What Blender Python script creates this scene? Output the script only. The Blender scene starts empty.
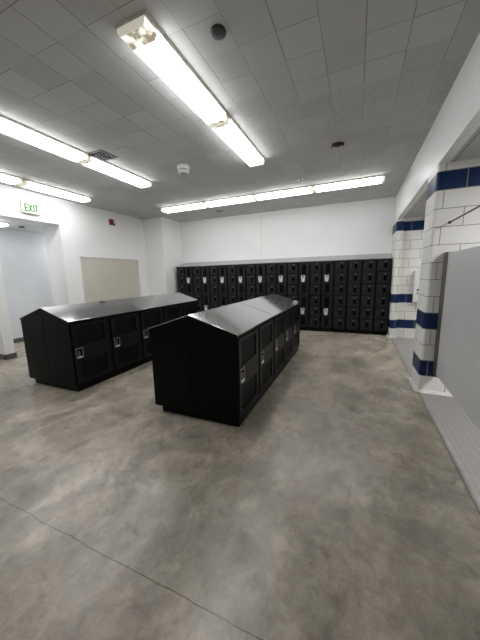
import bpy, bmesh, math
from mathutils import Vector, Matrix

sc = bpy.context.scene
C = sc.collection

# ------------------------------------------------------------------ materials
def nodes(name):
    m = bpy.data.materials.new(name)
    m.use_nodes = True
    nt = m.node_tree
    b = nt.nodes['Principled BSDF']
    return m, nt, b

def N(nt, kind, **kw):
    n = nt.nodes.new(kind)
    for k, v in kw.items():
        setattr(n, k, v)
    return n

def simple(name, col, rough=.5, metal=0., bump=0., bscale=200., var=0., vscale=6., spec=None):
    m, nt, b = nodes(name)
    b.inputs['Base Color'].default_value = (*col, 1)
    b.inputs['Roughness'].default_value = rough
    b.inputs['Metallic'].default_value = metal
    if spec is not None:
        b.inputs['Specular IOR Level'].default_value = spec
    tc = N(nt, 'ShaderNodeTexCoord')
    if var:
        nz = N(nt, 'ShaderNodeTexNoise'); nz.inputs['Scale'].default_value = vscale
        nz.inputs['Detail'].default_value = 6
        nt.links.new(tc.outputs['Object'], nz.inputs['Vector'])
        cr = N(nt, 'ShaderNodeValToRGB')
        cr.color_ramp.elements[0].position = .3; cr.color_ramp.elements[1].position = .7
        cr.color_ramp.elements[0].color = (*[c * (1 - var) for c in col], 1)
        cr.color_ramp.elements[1].color = (*[min(1, c * (1 + var)) for c in col], 1)
        nt.links.new(nz.outputs['Fac'], cr.inputs['Fac'])
        nt.links.new(cr.outputs['Color'], b.inputs['Base Color'])
    if bump:
        nb = N(nt, 'ShaderNodeTexNoise'); nb.inputs['Scale'].default_value = bscale
        nt.links.new(tc.outputs['Object'], nb.inputs['Vector'])
        bp = N(nt, 'ShaderNodeBump'); bp.inputs['Strength'].default_value = bump
        bp.inputs['Distance'].default_value = .002
        nt.links.new(nb.outputs['Fac'], bp.inputs['Height'])
        nt.links.new(bp.outputs['Normal'], b.inputs['Normal'])
    return m

def emit(name, col, strength):
    m, nt, b = nodes(name)
    b.inputs['Base Color'].default_value = (.8, .8, .8, 1)
    b.inputs['Emission Color'].default_value = (*col, 1)
    b.inputs['Emission Strength'].default_value = strength
    return m

LAMP = 14.5
M = {}
M['wall'] = simple('white_wall_paint', (.84, .84, .83), .45, bump=.12, bscale=60, var=.02, vscale=1.5)
M['corridor'] = simple('cool_white_paint', (.74, .77, .79), .5, var=.02)
M['base'] = simple('grey_rubber_base', (.10, .095, .085), .5)
M['black'] = simple('black_powder_coat', (.0032, .0032, .0034), .36, bump=.03, bscale=500, spec=.10)
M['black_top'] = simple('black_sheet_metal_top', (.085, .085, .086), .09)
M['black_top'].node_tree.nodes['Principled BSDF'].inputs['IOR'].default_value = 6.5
M['black_door'] = simple('black_door_enamel', (.0080, .0080, .0085), .40, bump=.03, bscale=400, spec=.22)
M['hole'] = simple('black_recess', (.001, .001, .001), .9, spec=0.)
M['box_door'] = simple('black_box_door_enamel', (.0105, .0105, .0115), .42, bump=.03, bscale=400, spec=.3)
M['steel'] = simple('dull_steel', (.30, .30, .30), .35, 1., var=.1, vscale=40)
M['plate'] = simple('dull_metal_plate', (.22, .22, .22), .4, .5)
M['chrome'] = simple('brushed_chrome', (.80, .80, .80), .45, .75, var=.08, vscale=40)
M['white_metal'] = simple('white_enamel', (.75, .75, .73), .4)
M['lens'] = emit('lit_lens', (.975, .985, 1), LAMP)
M['pan'] = simple('fixture_pan', (.68, .65, .58), .45, var=.2, vscale=9)
M['alu'] = simple('anodised_channel', (.16, .145, .135), .35, .6)
M['panel'] = simple('grey_phenolic_panel', (.55, .55, .552), .32, bump=.05, bscale=150, var=.03, vscale=3)
M['rod'] = simple('dark_rod', (.05, .05, .055), .3, .7)
M['red'] = simple('red_plastic', (.30, .018, .03), .4)
M['dkred'] = simple('dark_red_plastic', (.05, .008, .012), .5)
M['darkgrey'] = simple('dark_grey_plastic', (.035, .035, .035), .5)
M['sign'] = simple('cream_plastic', (.62, .60, .50), .45)
M['green'] = simple('green_letters', (.008, .17, .04), .5)
M['board'] = simple('tan_board', (.58, .55, .475), .7, var=.05, vscale=2, bump=.1, bscale=150)
M['boardframe'] = simple('pale_board_frame', (.66, .64, .60), .4)
M['blackdot'] = simple('black_pad', (.012, .012, .014), .4)
M['glassdome'] = simple('smoked_dome', (.30, .30, .31), .15)
M['beige'] = simple('shower_tile_floor', (.33, .315, .29), .45, var=.06, vscale=8)
M['curb'] = simple('pale_curb_tile', (.255, .245, .228), .5, var=.15, vscale=7)

# stained plastic ends of the light fixtures
def stained():
    m, nt, b = nodes('yellowed_lens_end')
    tc = N(nt, 'ShaderNodeTexCoord')
    nz = N(nt, 'ShaderNodeTexNoise'); nz.inputs['Scale'].default_value = 14; nz.inputs['Detail'].default_value = 4
    cr = N(nt, 'ShaderNodeValToRGB')
    cr.color_ramp.elements[0].position = .42; cr.color_ramp.elements[0].color = (.24, .20, .14, 1)
    cr.color_ramp.elements[1].position = .55; cr.color_ramp.elements[1].color = (.86, .84, .74, 1)
    nt.links.new(tc.outputs['Object'], nz.inputs['Vector'])
    nt.links.new(nz.outputs['Fac'], cr.inputs['Fac'])
    nt.links.new(cr.outputs['Color'], b.inputs['Base Color'])
    b.inputs['Roughness'].default_value = .35
    nt.links.new(cr.outputs['Color'], b.inputs['Emission Color'])
    b.inputs['Emission Strength'].default_value = 1.15
    return m
M['lens_end'] = stained()
M['cap'] = emit('cream_translucent_cap', (.86, .82, .70), .42)
M['cap'].node_tree.nodes['Principled BSDF'].inputs['Base Color'].default_value = (.7, .67, .58, 1)

# polished, stained concrete with one saw-cut joint
def concrete():
    m, nt, b = nodes('polished_concrete')
    L = nt.links.new
    tc = N(nt, 'ShaderNodeTexCoord')
    mp = N(nt, 'ShaderNodeMapping'); mp.inputs['Rotation'].default_value = (0, 0, .6); mp.inputs['Scale'].default_value = (1.25, .9, 1)
    L(tc.outputs['Object'], mp.inputs['Vector'])
    def noise(scale, detail, dist, src):
        n = N(nt, 'ShaderNodeTexNoise')
        n.inputs['Scale'].default_value = scale; n.inputs['Detail'].default_value = detail
        n.inputs['Roughness'].default_value = .66; n.inputs['Distortion'].default_value = dist
        L(src, n.inputs['Vector']); return n
    def ramp(src, *stops):
        r = N(nt, 'ShaderNodeValToRGB'); e = r.color_ramp.elements
        while len(e) < len(stops): e.new(.5)
        for i, (p, c) in enumerate(stops):
            e[i].position = p; e[i].color = (*c, 1)
        L(src, r.inputs['Fac']); return r
    def mix(kind, fac, a, c):
        x = N(nt, 'ShaderNodeMix', data_type='RGBA', blend_type=kind)
        if isinstance(fac, float): x.inputs['Factor'].default_value = fac
        else: L(fac, x.inputs['Factor'])
        for s, i in ((a, 6), (c, 7)):
            if isinstance(s, tuple): x.inputs[i].default_value = (*s, 1)
            else: L(s, x.inputs[i])
        return x.outputs[2]
    g = lambda v: (v, v, v)
    n1 = noise(1.2, 8, .3, tc.outputs['Object'])
    n2 = noise(2.3, 12, .35, mp.outputs['Vector'])
    n3 = noise(9., 12, .4, tc.outputs['Object'])
    n4 = noise(70., 4, 0, tc.outputs['Object'])
    n5 = noise(4.6, 8, .5, mp.outputs['Vector'])
    c1 = ramp(n1.outputs['Fac'], (.36, (.29, .264, .212)), (.5, (.385, .343, .275)), (.64, (.47, .41, .325))).outputs['Color']
    c2 = ramp(n2.outputs['Fac'], (.34, g(.60)), (.44, g(.88)), (.54, g(1.02)), (.64, g(1.32))).outputs['Color']
    c3 = ramp(n3.outputs['Fac'], (.30, g(.70)), (.50, g(1.0)), (.70, g(1.22))).outputs['Color']
    c4 = ramp(n4.outputs['Fac'], (.3, g(.90)), (.7, g(1.08))).outputs['Color']
    col = mix('MULTIPLY', 1., c1, c2); col = mix('MULTIPLY', 1., col, c3); col = mix('MULTIPLY', 1., col, c4)
    # pale worn scuffs and dark spills
    sc1 = ramp(n5.outputs['Fac'], (.59, g(0)), (.66, g(.6))).outputs['Color']
    col = mix('MIX', sc1, col, (.56, .50, .41))
    sc2 = ramp(n5.outputs['Fac'], (.30, g(.6)), (.39, g(0))).outputs['Color']
    col = mix('MIX', sc2, col, (.095, .09, .077))
    n6 = noise(6.5, 14, .6, mp.outputs['Vector'])
    c6 = ramp(n6.outputs['Fac'], (.36, g(.78)), (.44, g(.96)), (.56, g(1.0)), (.60, g(1.14))).outputs['Color']
    col = mix('MULTIPLY', 1., col, c6)
    n7 = noise(22., 6, .2, mp.outputs['Vector'])
    sp7 = ramp(n7.outputs['Fac'], (.30, g(.65)), (.345, g(0))).outputs['Color']
    col = mix('MIX', sp7, col, (.10, .09, .072))
    # saw-cut joint across the floor at y = 0.83
    sx = N(nt, 'ShaderNodeSeparateXYZ'); L(tc.outputs['Object'], sx.inputs[0])
    nj = noise(5., 3, 0, tc.outputs['Object'])
    def math_(op, a, c):
        x = N(nt, 'ShaderNodeMath', operation=op)
        for s, i in ((a, 0), (c, 1)):
            if isinstance(s, (int, float)): x.inputs[i].default_value = s
            else: L(s, x.inputs[i])
        return x.outputs[0]
    wob = math_('MULTIPLY', math_('SUBTRACT', nj.outputs['Fac'], .5), .035)
    d = math_('ABSOLUTE', math_('ADD', math_('SUBTRACT', sx.outputs['Y'], .835), wob), 0)
    jf = math_('LESS_THAN', d, .0030)
    jf = math_('MULTIPLY', jf, .7)
    col = mix('MIX', jf, col, (.045, .042, .036))
    L(col, b.inputs['Base Color'])
    rr = ramp(n2.outputs['Fac'], (.3, g(.34)), (.7, g(.22)))
    L(rr.outputs['Color'], b.inputs['Roughness'])
    b.inputs['Specular IOR Level'].default_value = .5
    bp = N(nt, 'ShaderNodeBump'); bp.inputs['Strength'].default_value = .12; bp.inputs['Distance'].default_value = .004
    L(n3.outputs['Fac'], bp.inputs['Height']); L(bp.outputs['Normal'], b.inputs['Normal'])
    return m
M['concrete'] = concrete()

# 12 inch acoustic tiles: smooth near, stippled beyond y = 3.02
def ceiling_mat():
    m, nt, b = nodes('acoustic_ceiling_tile')
    L = nt.links.new
    tc = N(nt, 'ShaderNodeTexCoord')
    mp = N(nt, 'ShaderNodeMapping'); mp.inputs['Location'].default_value = (.0185 + .305 * 40, -.095 + .305 * 40, 0)
    L(tc.outputs['Object'], mp.inputs['Vector'])
    sx = N(nt, 'ShaderNodeSeparateXYZ'); L(mp.outputs['Vector'], sx.inputs[0])
    so = N(nt, 'ShaderNodeSeparateXYZ'); L(tc.outputs['Object'], so.inputs[0])
    def math_(op, *a):
        x = N(nt, 'ShaderNodeMath', operation=op)
        for i, s in enumerate(a):
            if isinstance(s, (int, float)): x.inputs[i].default_value = s
            else: L(s, x.inputs[i])
        return x.outputs[0]
    def seam(v, w):
        f = math_('FRACT', math_('DIVIDE', v, .305))
        f = math_('ABSOLUTE', math_('SUBTRACT', f, .5))
        return math_('GREATER_THAN', f, .5 - w / .305 / 2)
    def cells(v):
        return math_('FLOOR', math_('ADD', math_('DIVIDE', v, .305), .5))
    cb = N(nt, 'ShaderNodeCombineXYZ')
    L(math_('FLOOR', math_('DIVIDE', sx.outputs['X'], .305)), cb.inputs[0]); L(cells(sx.outputs['Y']), cb.inputs[1])
    wn = N(nt, 'ShaderNodeTexWhiteNoise', noise_dimensions='2D'); L(cb.outputs[0], wn.inputs['Vector'])
    cb2 = N(nt, 'ShaderNodeCombineXYZ')
    L(cells(sx.outputs['X']), cb2.inputs[0]); L(math_('FLOOR', math_('DIVIDE', sx.outputs['Y'], .61)), cb2.inputs[1])
    wn2 = N(nt, 'ShaderNodeTexWhiteNoise', noise_dimensions='2D'); L(cb2.outputs[0], wn2.inputs['Vector'])
    sX = math_('MULTIPLY', seam(sx.outputs['X'], .0065), math_('ADD', math_('MULTIPLY', wn2.outputs['Value'], .6), .4))
    sY = math_('MULTIPLY', seam(sx.outputs['Y'], .006), math_('POWER', wn.outputs['Value'], 1.6))
    s = math_('MAXIMUM', sX, sY)
    # seams are filled by the spray texture in the far half
    far = math_('GREATER_THAN', so.outputs['Y'], 3.10)
    s = math_('MULTIPLY', s, math_('SUBTRACT', 1., math_('MULTIPLY', far, .60)))
    cb3 = N(nt, 'ShaderNodeCombineXYZ')
    L(math_('FLOOR', math_('DIVIDE', sx.outputs['X'], .305)), cb3.inputs[0]); L(math_('FLOOR', math_('DIVIDE', sx.outputs['Y'], .305)), cb3.inputs[1])
    wn3 = N(nt, 'ShaderNodeTexWhiteNoise', noise_dimensions='2D'); L(cb3.outputs[0], wn3.inputs['Vector'])
    nz = N(nt, 'ShaderNodeTexNoise'); nz.inputs['Scale'].default_value = 55; nz.inputs['Detail'].default_value = 3
    L(tc.outputs['Object'], nz.inputs['Vector'])
    st = N(nt, 'ShaderNodeValToRGB')
    st.color_ramp.elements[0].position = .35; st.color_ramp.elements[0].color = (.80, .80, .80, 1)
    st.color_ramp.elements[1].position = .62; st.color_ramp.elements[1].color = (1.06, 1.06, 1.06, 1)
    L(nz.outputs['Fac'], st.inputs['Fac'])
    stip = N(nt, 'ShaderNodeMix', data_type='RGBA'); L(math_('MULTIPLY', far, .9), stip.inputs['Factor'])
    stip.inputs[6].default_value = (1, 1, 1, 1); L(st.outputs['Color'], stip.inputs[7])
    base = N(nt, 'ShaderNodeMix', data_type='RGBA', blend_type='MIX')
    L(wn3.outputs['Value'], base.inputs['Factor'])
    base.inputs[6].default_value = (.465, .465, .453, 1); base.inputs[7].default_value = (.54, .54, .526, 1)
    mul = N(nt, 'ShaderNodeMix', data_type='RGBA', blend_type='MULTIPLY'); mul.inputs['Factor'].default_value = 1
    L(base.outputs[2], mul.inputs[6]); L(stip.outputs[2], mul.inputs[7])
    fin = N(nt, 'ShaderNodeMix', data_type='RGBA')
    L(math_('MULTIPLY', s, .72), fin.inputs['Factor']); L(mul.outputs[2], fin.inputs[6]); fin.inputs[7].default_value = (.085, .085, .08, 1)
    L(fin.outputs[2], b.inputs['Base Color'])
    b.inputs['Roughness'].default_value = .8
    bp = N(nt, 'ShaderNodeBump'); bp.inputs['Distance'].default_value = .006
    L(math_('MULTIPLY', far, .5), bp.inputs['Strength']); L(nz.outputs['Fac'], bp.inputs['Height'])
    L(bp.outputs['Normal'], b.inputs['Normal'])
    return m
M['ceiling'] = ceiling_mat()
M['soffit'] = simple('grey_soffit_board', (.46, .46, .455), .7, var=.03)

# glazed 8x16 wall tile with blue courses; u runs along `axis`
def tile(name, axis, shift):
    m, nt, b = nodes(name)
    L = nt.links.new
    tc = N(nt, 'ShaderNodeTexCoord')
    s = N(nt, 'ShaderNodeSeparateXYZ'); L(tc.outputs['Object'], s.inputs[0])
    ad = N(nt, 'ShaderNodeMath', operation='ADD'); L(s.outputs[axis], ad.inputs[0]); ad.inputs[1].default_value = shift + .394 * 30
    az = N(nt, 'ShaderNodeMath', operation='ADD'); L(s.outputs['Z'], az.inputs[0]); az.inputs[1].default_value = -.025
    c = N(nt, 'ShaderNodeCombineXYZ'); L(ad.outputs[0], c.inputs[0]); L(az.outputs[0], c.inputs[1])
    br = N(nt, 'ShaderNodeTexBrick')
    br.offset = .5; br.squash = 1
    br.inputs['Scale'].default_value = 1; br.inputs['Mortar Size'].default_value = .0042; br.inputs['Mortar Smooth'].default_value = .1
    br.inputs['Brick Width'].default_value = .394; br.inputs['Row Height'].default_value = .1968
    br.inputs['Color1'].default_value = (1, 1, 1, 1); br.inputs['Color2'].default_value = (.95, .95, .94, 1)
    L(c.outputs[0], br.inputs['Vector'])
    dv = N(nt, 'ShaderNodeMath', operation='DIVIDE'); L(az.outputs[0], dv.inputs[0]); dv.inputs[1].default_value = .1968
    fl = N(nt, 'ShaderNodeMath', operation='FLOOR'); L(dv.outputs[0], fl.inputs[0])
    tot = None
    for row in (1, 4, 12):
        cm = N(nt, 'ShaderNodeMath', operation='COMPARE'); L(fl.outputs[0], cm.inputs[0]); cm.inputs[1].default_value = row; cm.inputs[2].default_value = .1
        if tot is None: tot = cm
        else:
            a = N(nt, 'ShaderNodeMath', operation='ADD'); L(tot.outputs[0], a.inputs[0]); L(cm.outputs[0], a.inputs[1]); tot = a
    mx = N(nt, 'ShaderNodeMix', data_type='RGBA'); L(tot.outputs[0], mx.inputs['Factor'])
    mx.inputs[6].default_value = (.77, .755, .72, 1); mx.inputs[7].default_value = (.008, .025, .085, 1)
    mu = N(nt, 'ShaderNodeMix', data_type='RGBA', blend_type='MULTIPLY'); mu.inputs['Factor'].default_value = 1
    L(mx.outputs[2], mu.inputs[6]); L(br.outputs['Color'], mu.inputs[7])
    fin = N(nt, 'ShaderNodeMix', data_type='RGBA'); L(br.outputs['Fac'], fin.inputs['Factor'])
    L(mu.outputs[2], fin.inputs[6]); fin.inputs[7].default_value = (.27, .255, .23, 1)
    L(fin.outputs[2], b.inputs['Base Color'])
    b.inputs['Roughness'].default_value = .42; b.inputs['Specular IOR Level'].default_value = .2
    bp = N(nt, 'ShaderNodeBump', invert=True); bp.inputs['Strength'].default_value = .3; bp.inputs['Distance'].default_value = .003
    L(br.outputs['Fac'], bp.inputs['Height']); L(bp.outputs['Normal'], b.inputs['Normal'])
    return m
M['tile_x'] = tile('glazed_tile_facing_room', 'X', -.06)
M['tile_y'] = tile('glazed_tile_side', 'Y', .18)
M['tile_plain'] = simple('glazed_white_cove', (.72, .70, .665), .28)

def mosaic():
    m, nt, b = nodes('mosaic_floor_tile')
    L = nt.links.new
    tc = N(nt, 'ShaderNodeTexCoord')
    br = N(nt, 'ShaderNodeTexBrick'); br.offset = 0
    br.inputs['Scale'].default_value = 1; br.inputs['Mortar Size'].default_value = .0026; br.inputs['Mortar Smooth'].default_value = .2
    br.inputs['Brick Width'].default_value = .052; br.inputs['Row Height'].default_value = .027
    br.inputs['Color1'].default_value = (.235, .226, .212, 1); br.inputs['Color2'].default_value = (.265, .255, .24, 1)
    br.inputs['Mortar'].default_value = (.165, .16, .15, 1)
    mp = N(nt, 'ShaderNodeMapping'); mp.inputs['Location'].default_value = (5.2, 5.2, 0)
    L(tc.outputs['Object'], mp.inputs['Vector']); L(mp.outputs['Vector'], br.inputs['Vector'])
    L(br.outputs['Color'], b.inputs['Base Color']); b.inputs['Roughness'].default_value = .45
    bp = N(nt, 'ShaderNodeBump', invert=True); bp.inputs['Strength'].default_value = .4; bp.inputs['Distance'].default_value = .002
    L(br.outputs['Fac'], bp.inputs['Height']); L(bp.outputs['Normal'], b.inputs['Normal'])
    return m
M['mosaic'] = mosaic()

# black expanded-metal mesh in a plane whose width runs along Y
def mesh_mat():
    m, nt, b = nodes('black_expanded_mesh')
    L = nt.links.new
    tc = N(nt, 'ShaderNodeTexCoord')
    s = N(nt, 'ShaderNodeSeparateXYZ'); L(tc.outputs['Object'], s.inputs[0])
    def math_(op, *a):
        x = N(nt, 'ShaderNodeMath', operation=op)
        for i, q in enumerate(a):
            if isinstance(q, (int, float)): x.inputs[i].default_value = q
            else: L(q, x.inputs[i])
        return x.outputs[0]
    u = math_('DIVIDE', s.outputs['Y'], .032); v = math_('DIVIDE', s.outputs['Z'], .020)
    a = math_('ABSOLUTE', math_('SUBTRACT', math_('FRACT', math_('ADD', math_('ADD', u, v), 50.)), .5))
    c = math_('ABSOLUTE', math_('SUBTRACT', math_('FRACT', math_('ADD', math_('SUBTRACT', u, v), 50.)), .5))
    strand = math_('GREATER_THAN', math_('MAXIMUM', a, c), .37)
    mx = N(nt, 'ShaderNodeMix', data_type='RGBA'); L(strand, mx.inputs['Factor'])
    mx.inputs[6].default_value = (.0012, .0012, .0012, 1); mx.inputs[7].default_value = (.011, .011, .012, 1)
    L(mx.outputs[2], b.inputs['Base Color'])
    rg = N(nt, 'ShaderNodeMix'); L(strand, rg.inputs['Factor']); rg.inputs[2].default_value = .9; rg.inputs[3].default_value = .4
    L(rg.outputs[0], b.inputs['Roughness'])
    sp = N(nt, 'ShaderNodeMath', operation='MULTIPLY'); L(strand, sp.inputs[0]); sp.inputs[1].default_value = .3
    L(sp.outputs[0], b.inputs['Specular IOR Level'])
    return m
M['mesh'] = mesh_mat()

# ------------------------------------------------------------------ mesh builder
class MB:
    def __init__(self): self.bm = bmesh.new(); self.mats = []
    def mi(self, mat):
        if mat not in self.mats: self.mats.append(mat)
        return self.mats.index(mat)
    def box(self, x0, x1, y0, y1, z0, z1, mat, bevel=0, seg=2):
        b = bmesh.new()
        bmesh.ops.create_cube(b, size=1)
        for v in b.verts:
            v.co = Vector(((x0 + x1) / 2 + v.co.x * (x1 - x0), (y0 + y1) / 2 + v.co.y * (y1 - y0), (z0 + z1) / 2 + v.co.z * (z1 - z0)))
        if bevel: bmesh.ops.bevel(b, geom=b.edges[:], offset=bevel, segments=seg, affect='EDGES', profile=.5)
        return self.merge(b, mat)
    def merge(self, b, mat):
        i = self.mi(mat) if isinstance(mat, str) else None
        for f in b.faces:
            f.material_index = i if i is not None else self.mi(mat(f))
        me = bpy.data.meshes.new('t'); b.to_mesh(me); b.free()
        self.bm.from_mesh(me); bpy.data.meshes.remove(me)
        return self
    def prism(self, pts, axis, a, c, mat, bevel=0):
        """2D outline extruded along axis from a to c. axis 'x': pts (y,z); 'y': pts (x,z); 'z': pts (x,y)"""
        b = bmesh.new()
        def P(p, t): return {'x': (t, p[0], p[1]), 'y': (p[0], t, p[1]), 'z': (p[0], p[1], t)}[axis]
        v0 = [b.verts.new(P(p, a)) for p in pts]; v1 = [b.verts.new(P(p, c)) for p in pts]
        b.faces.new(v0); b.faces.new(v1[::-1])
        n = len(pts)
        for i in range(n): b.faces.new((v0[i], v1[i], v1[(i + 1) % n], v0[(i + 1) % n]))
        bmesh.ops.recalc_face_normals(b, faces=b.faces[:])
        if bevel: bmesh.ops.bevel(b, geom=b.edges[:], offset=bevel, segments=2, affect='EDGES', profile=.5)
        return self.merge(b, mat)
    def lathe(self, prof, c, mat, seg=32, axis='z'):
        """prof: list of (r, h) around an axis through c"""
        b = bmesh.new(); rings = []
        def P(r, a, h):
            x, y = r * math.cos(a), r * math.sin(a)
            v = {'z': (x, y, h), 'x': (h, x, y), 'y': (x, h, y)}[axis]
            return Vector(c) + Vector(v)
        for r, h in prof:
            if r < 1e-6: rings.append([b.verts.new(P(0, 0, h))])
            else: rings.append([b.verts.new(P(r, 2 * math.pi * k / seg, h)) for k in range(seg)])
        for A, B in zip(rings, rings[1:]):
            for k in range(seg):
                k2 = (k + 1) % seg
                q = [A[k] if len(A) > 1 else A[0], A[k2] if len(A) > 1 else A[0], B[k2] if len(B) > 1 else B[0], B[k] if len(B) > 1 else B[0]]
                q = list(dict.fromkeys(q))
                if len(q) > 2: b.faces.new(q)
        bmesh.ops.recalc_face_normals(b, faces=b.faces[:])
        for f in b.faces: f.smooth = True
        return self.merge(b, mat)
    def build(self, name, parent=None, loc=None, smooth=False):
        """world-space geometry; parts share their parent's origin"""
        org = Vector(loc) if loc is not None else (Vector(parent['_o']) if parent is not None else Vector((0, 0, 0)))
        self.bm.transform(Matrix.Translation(-org))
        me = bpy.data.meshes.new(name); self.bm.to_mesh(me); self.bm.free()
        for m in self.mats: me.materials.append(M[m])
        o = bpy.data.objects.new(name, me); C.objects.link(o)
        o['_o'] = tuple(org)
        if parent is not None:
            o.parent = parent
            o.location = org - Vector(parent['_o'])
        else: o.location = org
        return o

def structure(mb, name):
    o = mb.build(name); o['kind'] = 'structure'; return o
def tag(o, label, cat, group=None):
    o['label'] = label; o['category'] = cat
    if group: o['group'] = group
    return o
def thing(name, loc, label, cat, group=None):
    o = bpy.data.objects.new(name, None); o.empty_display_size = .1
    C.objects.link(o); o.location = loc; o['_o'] = tuple(loc)
    return tag(o, label, cat, group)
def copy_tree(o, parent=None):
    c = o.copy(); C.objects.link(c)
    if parent is not None: c.parent = parent
    for ch in list(o.children): copy_tree(ch, c)
    return c

# ------------------------------------------------------------------ the setting
ZC, ZH, XH, YB, XL = 3.269, 2.665, .768, 7.68, -6.13
XLB, XC = -6.70, -7.62           # back of the left wall, corridor's far wall
YF, XR = -2.6, 3.2               # behind the camera, shower room's right wall

structure(MB().box(XC - .1, XH, YF - .1, YB + .1, -.1, 0, 'concrete'), 'floor')
structure(MB().box(XH + .055, XR + .1, YF - .1, 3.84, -.1, .002, 'mosaic').box(XH + .055, XR + .1, 3.84, YB + .1, -.1, .002, 'beige'), 'floor_shower')
structure(MB().box(XH, XH + .055, YF - .1, YB - .6, -.1, .006, 'curb'), 'trim_1')
structure(MB().box(XLB, XH + .1, YF - .1, YB + .1, ZC, ZC + .1, 'ceiling'), 'ceiling')
structure(MB().box(XL, XH + .1, YB, YB + .1, 0, ZC, 'wall').box(XC - .1, XL, YB, YB + .1, 0, ZC, 'wall'), 'wall_back')
structure(MB().box(XC - .1, XR + .1, YF - .1, YF, 0, ZC, 'wall'), 'wall_front')
wl = MB()
wl.box(XLB, XL, 4.14, YB, 0, ZC, 'wall')
wl.box(XLB, XL, YF, 4.14, 2.71, ZC, 'wall')
wl.box(XLB, XL, 2.77, 2.935, 0, 2.71, 'wall')
wl.box(XLB, XL, YF, .9, 0, 2.71, 'wall')
structure(wl, 'wall_left')
structure(MB().box(XL, -5.395, 6.764, YB, 0, ZC, 'wall'), 'pillar_1')
structure(MB().box(XC - .1, XC, YF, YB, 0, 2.71, 'corridor'), 'wall_corridor')
structure(MB().box(XC - .1, XLB, YF, YB, 2.71, 2.81, 'corridor'), 'ceiling_corridor')
# bulkhead above the shower opening and the shower room's shell
structure(MB().box(XH, XH + .1, YF, YB, ZH, ZC, 'wall'), 'wall_right')
structure(MB().box(XH + .1, XR + .1, YF, YB, ZH, ZH + .1, 'soffit'), 'ceiling_shower')
structure(MB().box(.905, .909, YF, 3.83, ZH - .002, ZH, 'hole'), 'trim_2')
structure(MB().box(XR, XR + .1, YF, YB, 0, ZH, 'tile_y'), 'wall_shower')

def tiled_stub(x0, x1, y0, y1, z1, name, r=.035):
    """wall stub with a rounded near-left corner and cove base"""
    pts = [(x1, y0), (x1, y1), (x0, y1), (x0, y0 + r)]
    for k in range(1, 6):
        a = math.pi / 2 * k / 6
        pts.append((x0 + r - r * math.cos(a), y0 + r - r * math.sin(a)))
    pts.append((x0 + r, y0))
    b = MB()
    b.prism(pts, 'z', .0, z1, lambda f: 'tile_x' if abs(f.normal.y) > .7 else 'tile_y')
    # cove base flares out over the floor
    def cove(d):
        q = [(x1, y0 - d), (x1, y1), (x0 - d, y1), (x0 - d, y0 + r)]
        for k in range(1, 6):
            a = math.pi / 2 * k / 6
            q.append((x0 + r - (r + d) * math.cos(a), y0 + r - (r + d) * math.sin(a)))
        q.append((x0 + r, y0 - d)); return q
    b.prism(cove(.034), 'z', .003, .016, 'tile_plain')
    b.prism(cove(.014), 'z', .016, .034, 'tile_plain')
    return structure(b, name)
tiled_stub(XH, XR, 3.81, 4.26, ZH, 'pillar_2')
tiled_stub(.745, .885, 6.96, YB, ZH - .001, 'pillar_3', .03)
tiled_stub(.87, XR, 7.07, YB, ZH, 'wall_tiled', .005)

# baseboards
bb = MB()
bb.box(XL, XL + .012, 4.14, 6.764, 0, .10, 'base'); bb.box(XLB, XL + .012, 4.128, 4.14, 0, .10, 'base')
bb.box(XLB, XL + .012, 2.935, 2.947, 0, .10, 'base'); bb.box(XL, XL + .012, 2.758, 2.947, 0, .10, 'base'); bb.box(XLB, XL + .012, 2.758, 2.77, 0, .10, 'base')
bb.box(XL, XL + .012, YF, .9, 0, .10, 'base')
structure(bb, 'baseboard_left')
structure(MB().box(XL, -5.383, 6.752, 6.764, 0, .1, 'base').box(-5.395, -5.383, 6.752, YB, 0, .1, 'base'), 'baseboard_back')
structure(MB().box(XC, XC + .012, YF, YB, 0, .10, 'base'), 'baseboard_corridor')
# vertical joint in the back wall boards
structure(MB().box(-2.612, -2.602, YB - .002, YB, 1.9, ZC, 'boardframe'), 'trim_3')

# ------------------------------------------------------------------ ceiling lights
def fixture(loc, label, rot=0, ends=(.045, .045)):
    """wraparound fluorescent fixture, 1.28 m long along local Y, hung under the ceiling"""
    t = thing('fluorescent_light', (0, 0, 0), label, 'ceiling light', 'fluorescent ceiling lights')
    Lh = .637
    MB().prism([(-.138, 0), (.138, 0), (.138, -.012), (.130, -.028), (-.130, -.028), (-.138, -.012)], 'y', -Lh, Lh, 'pan').build('housing', t)
    sec = [(-.122, -.0281), (.122, -.0281), (.118, -.062), (.100, -.084), (-.100, -.084), (-.118, -.062)]
    MB().prism(sec, 'y', -Lh + ends[0], Lh - ends[1], 'lens').build('lens', t)
    for s, e in ((-1, ends[0]), (1, ends[1])):
        a, c = sorted((s * (Lh - e), s * (Lh - .004)))
        MB().prism(sec, 'y', a, c, 'lens_end').build('lens_end', t)
        MB().prism([(x * 1.02, z - .0005) for x, z in sec], 'y', *sorted((s * (Lh - .004), s * (Lh + .002))), 'cap').build('end_cap', t)
    t.location = loc; t.rotation_euler = (0, 0, rot)
    return t
def light_at(x, y, label, rot=0):
    global proto_light
    if proto_light is None:
        proto_light = fixture((x, y, ZC), label, rot); return proto_light
    o = copy_tree(proto_light); o.location = (x, y, ZC); o.rotation_euler = (0, 0, rot); o['label'] = label
    return o
proto_light = None
fixture((-1.515, 2.335, ZC), 'fluorescent light with stained end, nearest of the pair running above the middle of the room', 0, (.13, .05))
light_at(-1.515, 3.645, 'far fluorescent light of the pair in the middle of the ceiling, nearer the dome camera')
light_at(-3.73, 2.345, 'near fluorescent light of the pair left of the ceiling, cut off by the picture edge')
light_at(-3.73, 3.655, 'fluorescent light just beyond the dark ceiling vent, between vent and left wall')
light_at(-5.58, 2.49, 'near fluorescent light along the left wall, mostly cut off above the exit sign')
light_at(-5.58, 3.83, 'fluorescent light along the left wall, right of the exit sign')
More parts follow.
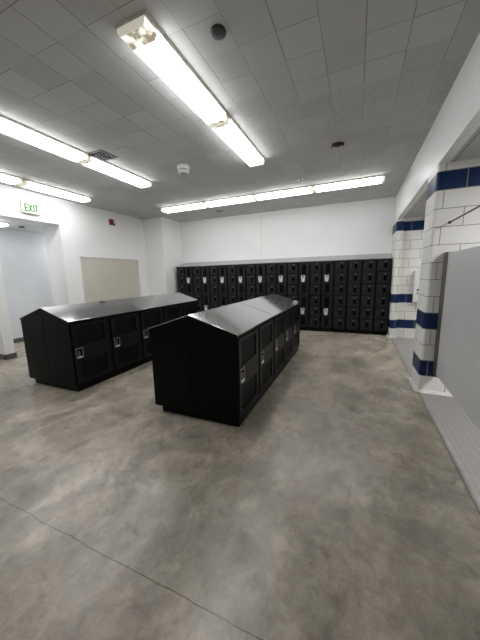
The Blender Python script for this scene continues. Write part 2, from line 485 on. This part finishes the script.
for k, lab in enumerate(('leftmost of the four fluorescent lights in the row along the back wall',
                         'second from left of the four fluorescent lights in the row along the back wall',
                         'third from left of the four fluorescent lights in the row along the back wall',
                         'rightmost of the four fluorescent lights in the row along the back wall')):
    light_at(-4.09 + 1.28 * k, 6.03, lab, math.pi / 2)

# corridor and shower lamps
t = thing('corridor_ceiling_light', (-6.98, 3.40, 2.71), 'lit ceiling light in the side corridor, below the exit sign', 'ceiling light')
MB().lathe([(0, 0), (.19, 0), (.19, -.02), (.175, -.025)], (-6.98, 3.40, 2.71), 'white_metal').build('lamp_base', t)
MB().lathe([(.172, -.02), (.165, -.045), (.12, -.062), (0, -.068)], (-6.98, 3.40, 2.71), 'lens').build('diffuser', t)
def lamp(name, loc, size, size_y, power, rot=(0, 0, 0), col=(.98, .985, 1)):
    d = bpy.data.lights.new(name, 'AREA'); d.shape = 'RECTANGLE'; d.size = size; d.size_y = size_y; d.energy = power; d.color = col
    o = bpy.data.objects.new(name, d); C.objects.link(o); o.location = loc; o.rotation_euler = rot
    return o
lamp('shower_room_lamp', (2.2, 2.0, 2.62), .3, 1.2, 75)
lamp('shower_far_lamp', (2.4, 5.7, 2.62), .3, 1.2, 38)
lamp('corridor_far_lamp', (-7.15, 5.6, 2.68), .3, 1.2, 16)
lamp('corridor_near_lamp', (-7.15, 1.2, 2.68), .3, 1.2, 16)
lamp('added_fill_behind', (-1.5, -1.2, 3.2), .25, 2.4, 8)  # unseen fill light added behind the camera to brighten the near room

# ------------------------------------------------------------------ ceiling devices
def lathe_thing(name, c, label, cat, parts):
    t = thing(name, c, label, cat)
    for nm, prof, mat in parts: MB().lathe(prof, c, mat).build(nm, t)
    return t
lathe_thing('dome_camera', (-2.655, 3.95, ZC), 'white dome security camera hanging from the ceiling', 'security camera', [
    ('mount_ring', [(0, 0), (.094, 0), (.096, -.02), (.093, -.060), (.084, -.062)], 'white_metal'),
    ('seam_ring', [(.084, -.060), (.084, -.070), (.060, -.070)], 'darkgrey'),
    ('collar', [(.060, -.068), (.088, -.069), (.084, -.104), (.066, -.118), (.054, -.118)], 'white_metal'),
    ('lens_ring', [(.056, -.116), (.055, -.126), (.044, -.128)], 'darkgrey'),
    ('dome_lens', [(.046, -.126), (.042, -.145), (.026, -.160), (0, -.164)], 'glassdome')])
lathe_thing('alarm_detector', (-.325, 4.30, ZC), 'dark red round alarm unit with a white inner edge on the ceiling', 'detector', [
    ('body', [(.070, 0), (.084, 0), (.084, -.030), (.080, -.036), (.076, -.037)], 'dkred'),
    ('inner_ring', [(.076, -.037), (.072, -.036), (.066, -.002)], 'white_metal'),
    ('recess', [(.067, -.003), (.03, -.004), (0, -.004)], 'dkred')])
lathe_thing('ceiling_speaker', (-1.01, 2.045, ZC), 'small dark grey round speaker on the ceiling tiles', 'speaker', [
    ('rim', [(0, 0), (.056, 0), (.058, -.012), (.054, -.022), (.050, -.024)], 'darkgrey'),
    ('grille', [(.052, -.022), (.04, -.026), (0, -.027)], 'darkgrey')])
lathe_thing('sprinkler', (-1.05, 5.43, ZC), 'small white sprinkler head before the back row of lights', 'sprinkler', [
    ('escutcheon', [(0, 0), (.045, 0), (.043, -.012), (.018, -.018)], 'white_metal'),
    ('head', [(.018, -.016), (.018, -.05), (.036, -.056), (.034, -.062), (0, -.062)], 'white_metal')])
lathe_thing('smoke_detector', (-5.33, 5.62, ZC), 'tiny grey detector on the ceiling near the left wall corner', 'detector', [
    ('base', [(0, 0), (.055, 0), (.053, -.015), (.045, -.018)], 'soffit'),
    ('head', [(.046, -.016), (.035, -.038), (0, -.042)], 'soffit')])
lathe_thing('smoke_detector', (-7.02, 3.87, 2.71), 'small grey detector on the corridor ceiling', 'detector', [
    ('base', [(0, 0), (.06, 0), (.058, -.015), (.05, -.018)], 'plate'),
    ('head', [(.05, -.016), (.04, -.035), (0, -.04)], 'plate')])
# square supply vent beside the left light row
vx, vy = -3.49, 3.12
t = thing('ceiling_vent', (vx, vy, ZC), 'dark square louvred vent in the ceiling beside the left light pair', 'vent')
f = MB()
for a in (-1, 1):
    f.box(vx + a * .135 - .012, vx + a * .135 + .012, vy - .147, vy + .147, ZC - .008, ZC, 'darkgrey')
    f.box(vx - .123, vx + .123, vy + a * .135 - .012, vy + a * .135 + .012, ZC - .008, ZC, 'darkgrey')
f.build('frame', t)
MB().box(vx - .123, vx + .123, vy - .123, vy + .123, ZC - .002, ZC, 'hole').build('duct_opening', t)
s = MB()
for k in range(4):
    q = vx - .09 + k * .06
    s.prism([(q - .014, ZC - .003), (q - .010, ZC - .003), (q + .014, ZC - .012), (q + .010, ZC - .012)], 'y', vy - .122, vy + .122, 'darkgrey')
for k in range(3):
    q = vy - .06 + k * .06
    s.box(vx - .122, vx + .122, q - .003, q + .003, ZC - .010, ZC - .003, 'darkgrey')
s.build('louvre', t)
# small grille near the back wall
t = thing('ceiling_vent', (-3.55, 6.93, ZC), 'small dark grille in the ceiling close to the back wall', 'vent')
f = MB()
for a in (-1, 1):
    f.box(-3.55 + a * .10 - .008, -3.55 + a * .10 + .008, 6.86, 7.0, ZC - .006, ZC, 'plate'); f.box(-3.642, -3.458, 6.93 + a * .062 - .008, 6.93 + a * .062 + .008, ZC - .006, ZC, 'plate')
f.build('frame', t)
MB().box(-3.642, -3.458, 6.876, 6.984, ZC - .002, ZC, 'hole').build('duct_opening', t)
s = MB()
for k in range(3): s.box(-3.64, -3.46, 6.90 + .03 * k - .003, 6.90 + .03 * k + .003, ZC - .006, ZC - .001, 'plate')
s.build('louvre', t)
o = MB().box(-3.25, -2.95, 3.06, 3.34, ZC - .006, ZC, 'soffit', .002, 1).build('access_panel', None, (-3.1, 3.2, ZC - .006))
tag(o, 'slightly lowered square ceiling tile beside the dark vent', 'ceiling panel')

# ------------------------------------------------------------------ left wall fittings
t = thing('exit_sign', (XL, 3.57, 2.93), 'white EXIT sign with green letters above the corridor opening', 'sign')
MB().box(XL, XL + .055, 3.405, 3.74, 2.825, 3.035, 'sign', .006).build('housing', t)
# green letters, each stroke modelled, facing +X (text runs along +Y)
def strokes(mb, y, w, lines, h=.125, z0=2.868, th=.0105):
    for (a, c, d, e) in lines:
        p0 = Vector((y + a * w, z0 + c * h)); p1 = Vector((y + d * w, z0 + e * h))
        dr = (p1 - p0).normalized(); n = Vector((-dr.y, dr.x)) * th
        p0 -= dr * th * .6; p1 += dr * th * .6
        mb.prism([tuple(p0 + n), tuple(p1 + n), tuple(p1 - n), tuple(p0 - n)], 'x', XL + .055, XL + .058, 'green')
for nm, y, w, ln in (('letter', 3.464, .05, [(0, 0, 0, 1), (0, 1, 1, 1), (0, .5, .85, .5), (0, 0, 1, 0)]),
                     ('letter', 3.532, .056, [(0, 0, 1, 1), (0, 1, 1, 0)]),
                     ('letter', 3.618, .01, [(.5, 0, .5, 1)]),
                     ('letter', 3.644, .055, [(0, 1, 1, 1), (.5, 0, .5, 1)])):
    b = MB(); strokes(b, y, w, ln); b.build(nm, t)

t = thing('fire_alarm', (XL, 5.58, 2.99), 'red fire alarm horn with strobe high on the left wall', 'fire alarm')
MB().box(XL, XL + .05, 5.49, 5.66, 2.915, 3.065, 'red', .012).build('housing', t)
MB().lathe([(.040, .05), (.038, .056), (.02, .058), (0, .058)], (XL, 5.545, 2.985), 'dkred', 24, 'x').build('horn', t)
MB().box(XL + .048, XL + .105, 5.598, 5.656, 2.955, 3.040, 'white_metal', .010).build('strobe', t)

t = thing('notice_board', (XL, 5.47, .86), 'blank tan notice board on the left wall above the far locker island', 'notice board')
MB().box(XL, XL + .012, 4.555, 6.395, .87, 2.02, 'board').build('panel', t)
f = MB()
f.box(XL, XL + .026, 4.535, 4.558, .85, 2.045, 'boardframe', .002, 1); f.box(XL, XL + .026, 6.392, 6.415, .85, 2.045, 'boardframe', .002, 1)
f.box(XL, XL + .03, 4.558, 6.392, 2.018, 2.045, 'boardframe', .002, 1); f.box(XL, XL + .03, 4.558, 6.392, .85, .872, 'boardframe', .002, 1)
f.build('frame', t)
MB().lathe([(.011, .011), (.010, .017), (0, .018)], (XL, 5.04, 1.66), 'blackdot', 12, 'x').build('hook', t)

# ------------------------------------------------------------------ locker islands
def island(x0, x1, y0, y1, ze, zr, xm, label, ys):
    t = thing('locker_island', ((x0 + x1) / 2, (y0 + y1) / 2, 0), label, 'lockers', 'freestanding locker islands')
    zb = .075
    MB().box(x0 + .075, x1 - .012, y0 + .03, y1 - .03, 0, zb, 'black', .004).build('plinth', t)
    # carcass: pentagon core a little inside the end panels and doors
    d = .022
    MB().prism([(x0 + d, zb), (x1 - d, zb), (x1 - d, ze - .022), (xm, zr - .012), (x0 + d, ze - .022)], 'y', y0 + .012, y1 - .012, 'black').build('carcass', t)
    # two back-to-back end panels at each end
    for (ya, yb) in ((y0, y0 + .012), (y1 - .012, y1)):
        MB().prism([(x0, zb), (xm - .0025, zb), (xm - .0025, zr - .011), (x0, ze - .012)], 'y', ya, yb, 'black', .0025).build('end_panel', t)
        MB().prism([(xm + .0025, zb), (x1, zb), (x1, ze - .012), (xm + .0025, zr - .011)], 'y', ya, yb, 'black', .0025).build('end_panel', t)
    # sloped tops in two lengths with a seam, both sides of the ridge
    ysm = y0 + 2 * (y1 - y0) / 5 + .03
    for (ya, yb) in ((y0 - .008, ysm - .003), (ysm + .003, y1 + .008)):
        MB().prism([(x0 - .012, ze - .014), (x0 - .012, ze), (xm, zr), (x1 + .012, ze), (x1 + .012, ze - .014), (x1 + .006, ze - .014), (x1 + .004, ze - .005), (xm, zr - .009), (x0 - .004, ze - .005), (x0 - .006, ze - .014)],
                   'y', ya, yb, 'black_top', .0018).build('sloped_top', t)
    W = (y1 - y0) / 5
    for side in (1, -1):
        xf = x1 if side == 1 else x0
        def X(a, c): return sorted((xf + side * a, xf + side * c))
        fr = MB()                                       # frame members round the five doors
        for k in range(6):
            yy = y0 + W * k; ya, yb = max(yy - .014, y0 + .0125), min(yy + .014, y1 - .0125)
            fr.box(*X(-.022, -.002), ya, yb, zb, ze - .0155, 'black')
        fr.box(*X(-.022, -.003), y0 + .0125, y1 - .0125, zb, zb + .028, 'black'); fr.box(*X(-.022, -.003), y0 + .0125, y1 - .0125, ze - .045, ze - .0155, 'black')
        fr.build('face_frame', t)
        for k in range(5):
            ya, yb = y0 + W * k + .020, y0 + W * (k + 1) - .020
            za, zb2 = zb + .032, ze - .050
            lo = (za + .045, .405); up = (.625, zb2 - .04); ma, mb_ = ya + .075, yb - .085
            dr = MB()                                   # door sheet with two openings
            for (p, q, r, s_) in ((ya, ma, za, zb2), (mb_, yb, za, zb2), (ma, mb_, za, lo[0]), (ma, mb_, lo[1], up[0]), (ma, mb_, up[1], zb2)):
                dr.box(*X(-.016, .006), p, q, r, s_, 'black_door')
            # folded rim of the door
            dr.box(*X(.006, .010), ya, ya + .012, za, zb2, 'black_door'); dr.box(*X(.006, .010), yb - .012, yb, za, zb2, 'black_door')
            dr.box(*X(.006, .010), ya + .012, yb - .012, za, za + .012, 'black_door'); dr.box(*X(.006, .010), ya + .012, yb - .012, zb2 - .012, zb2, 'black_door')
            door = dr.build('door', t)
            for (p, q) in (lo, up):
                MB().box(*X(-.014, -.006), ma, mb_, p, q, 'mesh').build('mesh_panel', door)
            hy, hz = ya + .078, .530
            h = MB()                                    # recessed chrome cup: rim, dark pocket, lift latch
            h.box(*X(.004, .014), hy - .056, hy - .036, hz - .07, hz + .07, 'steel', .003); h.box(*X(.004, .014), hy + .036, hy + .056, hz - .07, hz + .07, 'steel', .003)
            h.box(*X(.004, .014), hy - .036, hy + .036, hz + .050, hz + .07, 'steel', .003); h.box(*X(.004, .016), hy - .036, hy + .036, hz - .074, hz - .045, 'chrome', .003)
            h.box(*X(.0062, .008), hy - .036, hy + .036, hz - .045, hz + .050, 'hole')
            h.box(*X(.008, .018), hy - .026, hy + .004, hz - .045, hz + .03, 'alu', .004)
            h.build('handle', door)
    return t
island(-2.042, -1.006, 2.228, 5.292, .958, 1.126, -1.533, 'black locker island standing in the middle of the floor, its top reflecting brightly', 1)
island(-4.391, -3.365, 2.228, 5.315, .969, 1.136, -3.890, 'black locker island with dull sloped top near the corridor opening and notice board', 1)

# ------------------------------------------------------------------ lockers along the back wall
YLF, YLB, ZL = 7.17, YB - .01, 1.83
XS, XE, XM = -5.27, .735, -.53
def column(w, tiers, label):
    """one locker column at x 0..w, front at y = 0, back at y = depth"""
    D = YLB - YLF
    t = thing('tall_locker', (0, 0, 0), label, 'locker', 'black lockers along the back wall')
    z0, z1 = .10, ZL - .02
    MB().box(.004, w - .004, .03, D, 0, z0 - .001, 'black').build('base', t)
    b = MB()
    b.box(.001, .010, .004, D, z0, z1, 'black'); b.box(w - .010, w - .001, .004, D, z0, z1, 'black')
    b.box(.010, w - .010, D - .01, D, z0, z1, 'black')
    b.box(.010, w - .010, .004, D - .01, z1 - .01, z1, 'black'); b.box(.010, w - .010, .004, D - .01, z0, z0 + .01, 'black')
    for k in range(1, tiers): 
        zz = z0 + (z1 - z0) * k / tiers
        b.box(.010, w - .010, .006, D - .01, zz - .005, zz + .005, 'black')
    b.build('carcass', t)
    h = (z1 - z0) / tiers
    first = None
    a, c = .016, w - .016
    for k in range(tiers):
        if first is not None:
            o = copy_tree(first, t); o.location.z = first.location.z + h * k; continue
        za, zb = z0 + .008, z0 + h - .008
        d = MB()
        d.box(a, c, -.008, .012, za, zb, 'box_door', .003, 1)
        for i in (0, 1):                                # thin raised rim of the pan door
            d.box((a + .006, c - .012)[i], (a + .012, c - .006)[i], -.011, -.007, za + .006, zb - .006, 'box_door')
        door = d.build('door', t)
        cx = (a + c) / 2
        if tiers == 6:
            zc = (za + zb) / 2
            p = MB(); p.box(cx - .004, cx + .054, -.0085, -.0065, zc - .06, zc + .05, 'hole')
            p.box(cx - .008, cx - .004, -.015, -.0075, zc - .064, zc + .054, 'box_door'); p.box(cx + .054, cx + .058, -.015, -.0075, zc - .064, zc + .054, 'box_door')
            p.box(cx - .004, cx + .054, -.015, -.0075, zc + .050, zc + .054, 'box_door'); p.box(cx - .004, cx + .054, -.015, -.0075, zc - .064, zc - .06, 'box_door')
            p.build('recessed_pull', door)
            MB().box(cx + .002, cx + .046, -.011, -.0075, zc + .075, zc + .092, 'plate', .001, 1).build('number_plate', door)
            v = MB()
            for q in range(3): v.lathe([(.006, -.002), (.004, -.004), (0, -.0045)], (cx - .075, -.007, zc - .03 + q * .04), 'plate', 8, 'y')
            v.build('vent_holes', door)
        else:
            zc = (za + zb) / 2
            for zz in (zb - .17, za + .17):
                v = MB(); v.box(cx - .050, cx + .050, -.009, -.0065, zz - .115, zz + .115, 'hole')
                for q in range(7): v.box(cx - .050, cx + .050, -.013, -.0085, zz - .115 + q * .0365, zz - .108 + q * .0365, 'box_door')
                v.build('vent_panel', door)
            hz = zc + .0
            g = MB()
            hx = cx - .02
            g.prism([(hx - .052, hz + .085), (hx + .052, hz + .085), (hx + .046, hz - .05), (hx + .030, hz - .08), (hx - .030, hz - .08), (hx - .046, hz - .05)], 'y', -.018, -.0075, 'chrome', .003)
            g.box(hx - .018, hx + .018, -.0195, -.0175, hz + .035, hz + .065, 'hole')
            g.build('handle', door)
        door.location = (0, 0, 0); first = door
    return t
w1 = (XM - XS) / 16; w2 = (XE - XM) / 4
six = column(w1, 6, ''); two = column(w1, 2, '')
ordn = ['first', 'second', 'third', 'fourth', 'fifth', 'sixth', 'seventh', 'eighth', 'ninth', 'tenth', 'eleventh', 'twelfth']
for k in range(8):
    for proto, off, kind in ((six, 0, 6), (two, 1, 2)):
        o = proto if k == 0 else copy_tree(proto)
        o.location = (XS + w1 * (2 * k + off), YLF, 0)
        o['label'] = (f'black six-door locker column along the back wall, {ordn[k]} six-door one from the left end' if kind == 6 else
                      f'black two-door locker with chrome handles along the back wall, {ordn[k]} such from the left')
wide = column(w2, 6, '')
wl_lab = ['fourth from the right end', 'third from the right end', 'second from the right end', 'at the right end, beside the tiled pillar']
for k in range(4):
    o = wide if k == 0 else copy_tree(wide)
    o.location = (XM + w2 * k, YLF, 0)
    o['label'] = 'black six-door locker column in the back row, ' + wl_lab[k]
o = MB().prism([(YLF - .012, ZL - .018), (YLF - .012, ZL), (YLB, 1.962), (YLB, ZL - .018)], 'x', XS - .015, XE + .008, 'black_top', .002).build('sloped_locker_top', None, ((XS + XE) / 2, YLF, ZL))
tag(o, 'long dark sloped metal top running over all lockers on the back wall', 'locker top')

# ------------------------------------------------------------------ shower partition, rod, dispenser
px = .915
t = thing('shower_partition', (px, 2.6, 0), 'large grey partition panel fixed to the tiled pillar at the right', 'partition')
MB().box(px, px + .025, 1.25, 3.745, .285, 1.70, 'panel', .003).build('panel', t)
f = MB(); f.box(px - .012, px - .001, 3.70, 3.808, .27, 1.71, 'alu', .002, 1); f.box(px + .026, px + .037, 3.70, 3.808, .27, 1.71, 'alu', .002, 1); f.box(px - .001, px + .026, 3.75, 3.808, .27, 1.71, 'alu')
f.build('wall_channel', t)
f = MB()
f.box(px - .008, px + .033, 1.21, 1.25, .0025, 2.06, 'alu', .003); f.build('post', t)
t = thing('curtain_rod', (.90, 3.0, 2.035), 'thin dark metal rod fixed to the tiled pillar above the grey partition', 'rod')
MB().lathe([(0, 1.0), (.009, 1.0), (.009, 3.80), (0, 3.80)], (.925, 0, 2.035), 'rod', 12, 'y').build('tube', t)
MB().lathe([(0, 3.809), (.016, 3.809), (.016, 3.803), (.009, 3.800), (0, 3.799)], (.925, 0, 2.035), 'rod', 20, 'y').build('flange', t)

dx, dy = 1.165, 7.066
t = thing('wall_dispenser', (dx + .14, dy, .83), 'white wall dispenser on the tiles behind the tiled pillar', 'dispenser')
MB().box(dx, dx + .28, dy - .10, dy, .83, 1.53, 'white_metal', .010).build('housing', t)
MB().box(dx + .055, dx + .105, dy - .104, dy - .099, 1.085, 1.125, 'blackdot', .002, 1).build('window', t)
MB().prism([(dx + .05, 1.045), (dx + .085, 1.045), (dx + .10, 1.005), (dx + .085, 1.0), (dx + .075, 1.025), (dx + .05, 1.03)], 'y', dy - .108, dy - .099, 'darkgrey').build('lever', t)

# ------------------------------------------------------------------ camera, world
for o in bpy.data.objects:
    if '_o' in o: del o['_o']
cam = bpy.data.cameras.new('camera'); co = bpy.data.objects.new('camera', cam); C.objects.link(co)
cam.sensor_fit = 'VERTICAL'; cam.sensor_height = 24; cam.lens = 268.057 / 640 * 24
cam.clip_start = .02
yaw, pitch, roll = .4101, -.1639, -.0225
cy, sy, cp, sp = math.cos(yaw), math.sin(yaw), math.cos(pitch), math.sin(pitch)
fw = Vector((-sy * cp, cy * cp, sp)); r = Vector((cy, sy, 0)); u = r.cross(fw)
r2 = math.cos(roll) * r + math.sin(roll) * u; u2 = -math.sin(roll) * r + math.cos(roll) * u
R = Matrix((r2, u2, -fw)).transposed().to_4x4()
co.matrix_world = Matrix.Translation((0, 0, 1.5)) @ R
sc.camera = co
w = bpy.data.worlds.new('world'); sc.world = w; w.use_nodes = True
w.node_tree.nodes['Background'].inputs[0].default_value = (.02, .02, .02, 1)
sc.view_settings.view_transform = 'Standard'; sc.view_settings.look = 'None'
sc.view_settings.gamma = 1; sc.view_settings.use_curve_mapping = False
sc.view_settings.exposure = 0.0
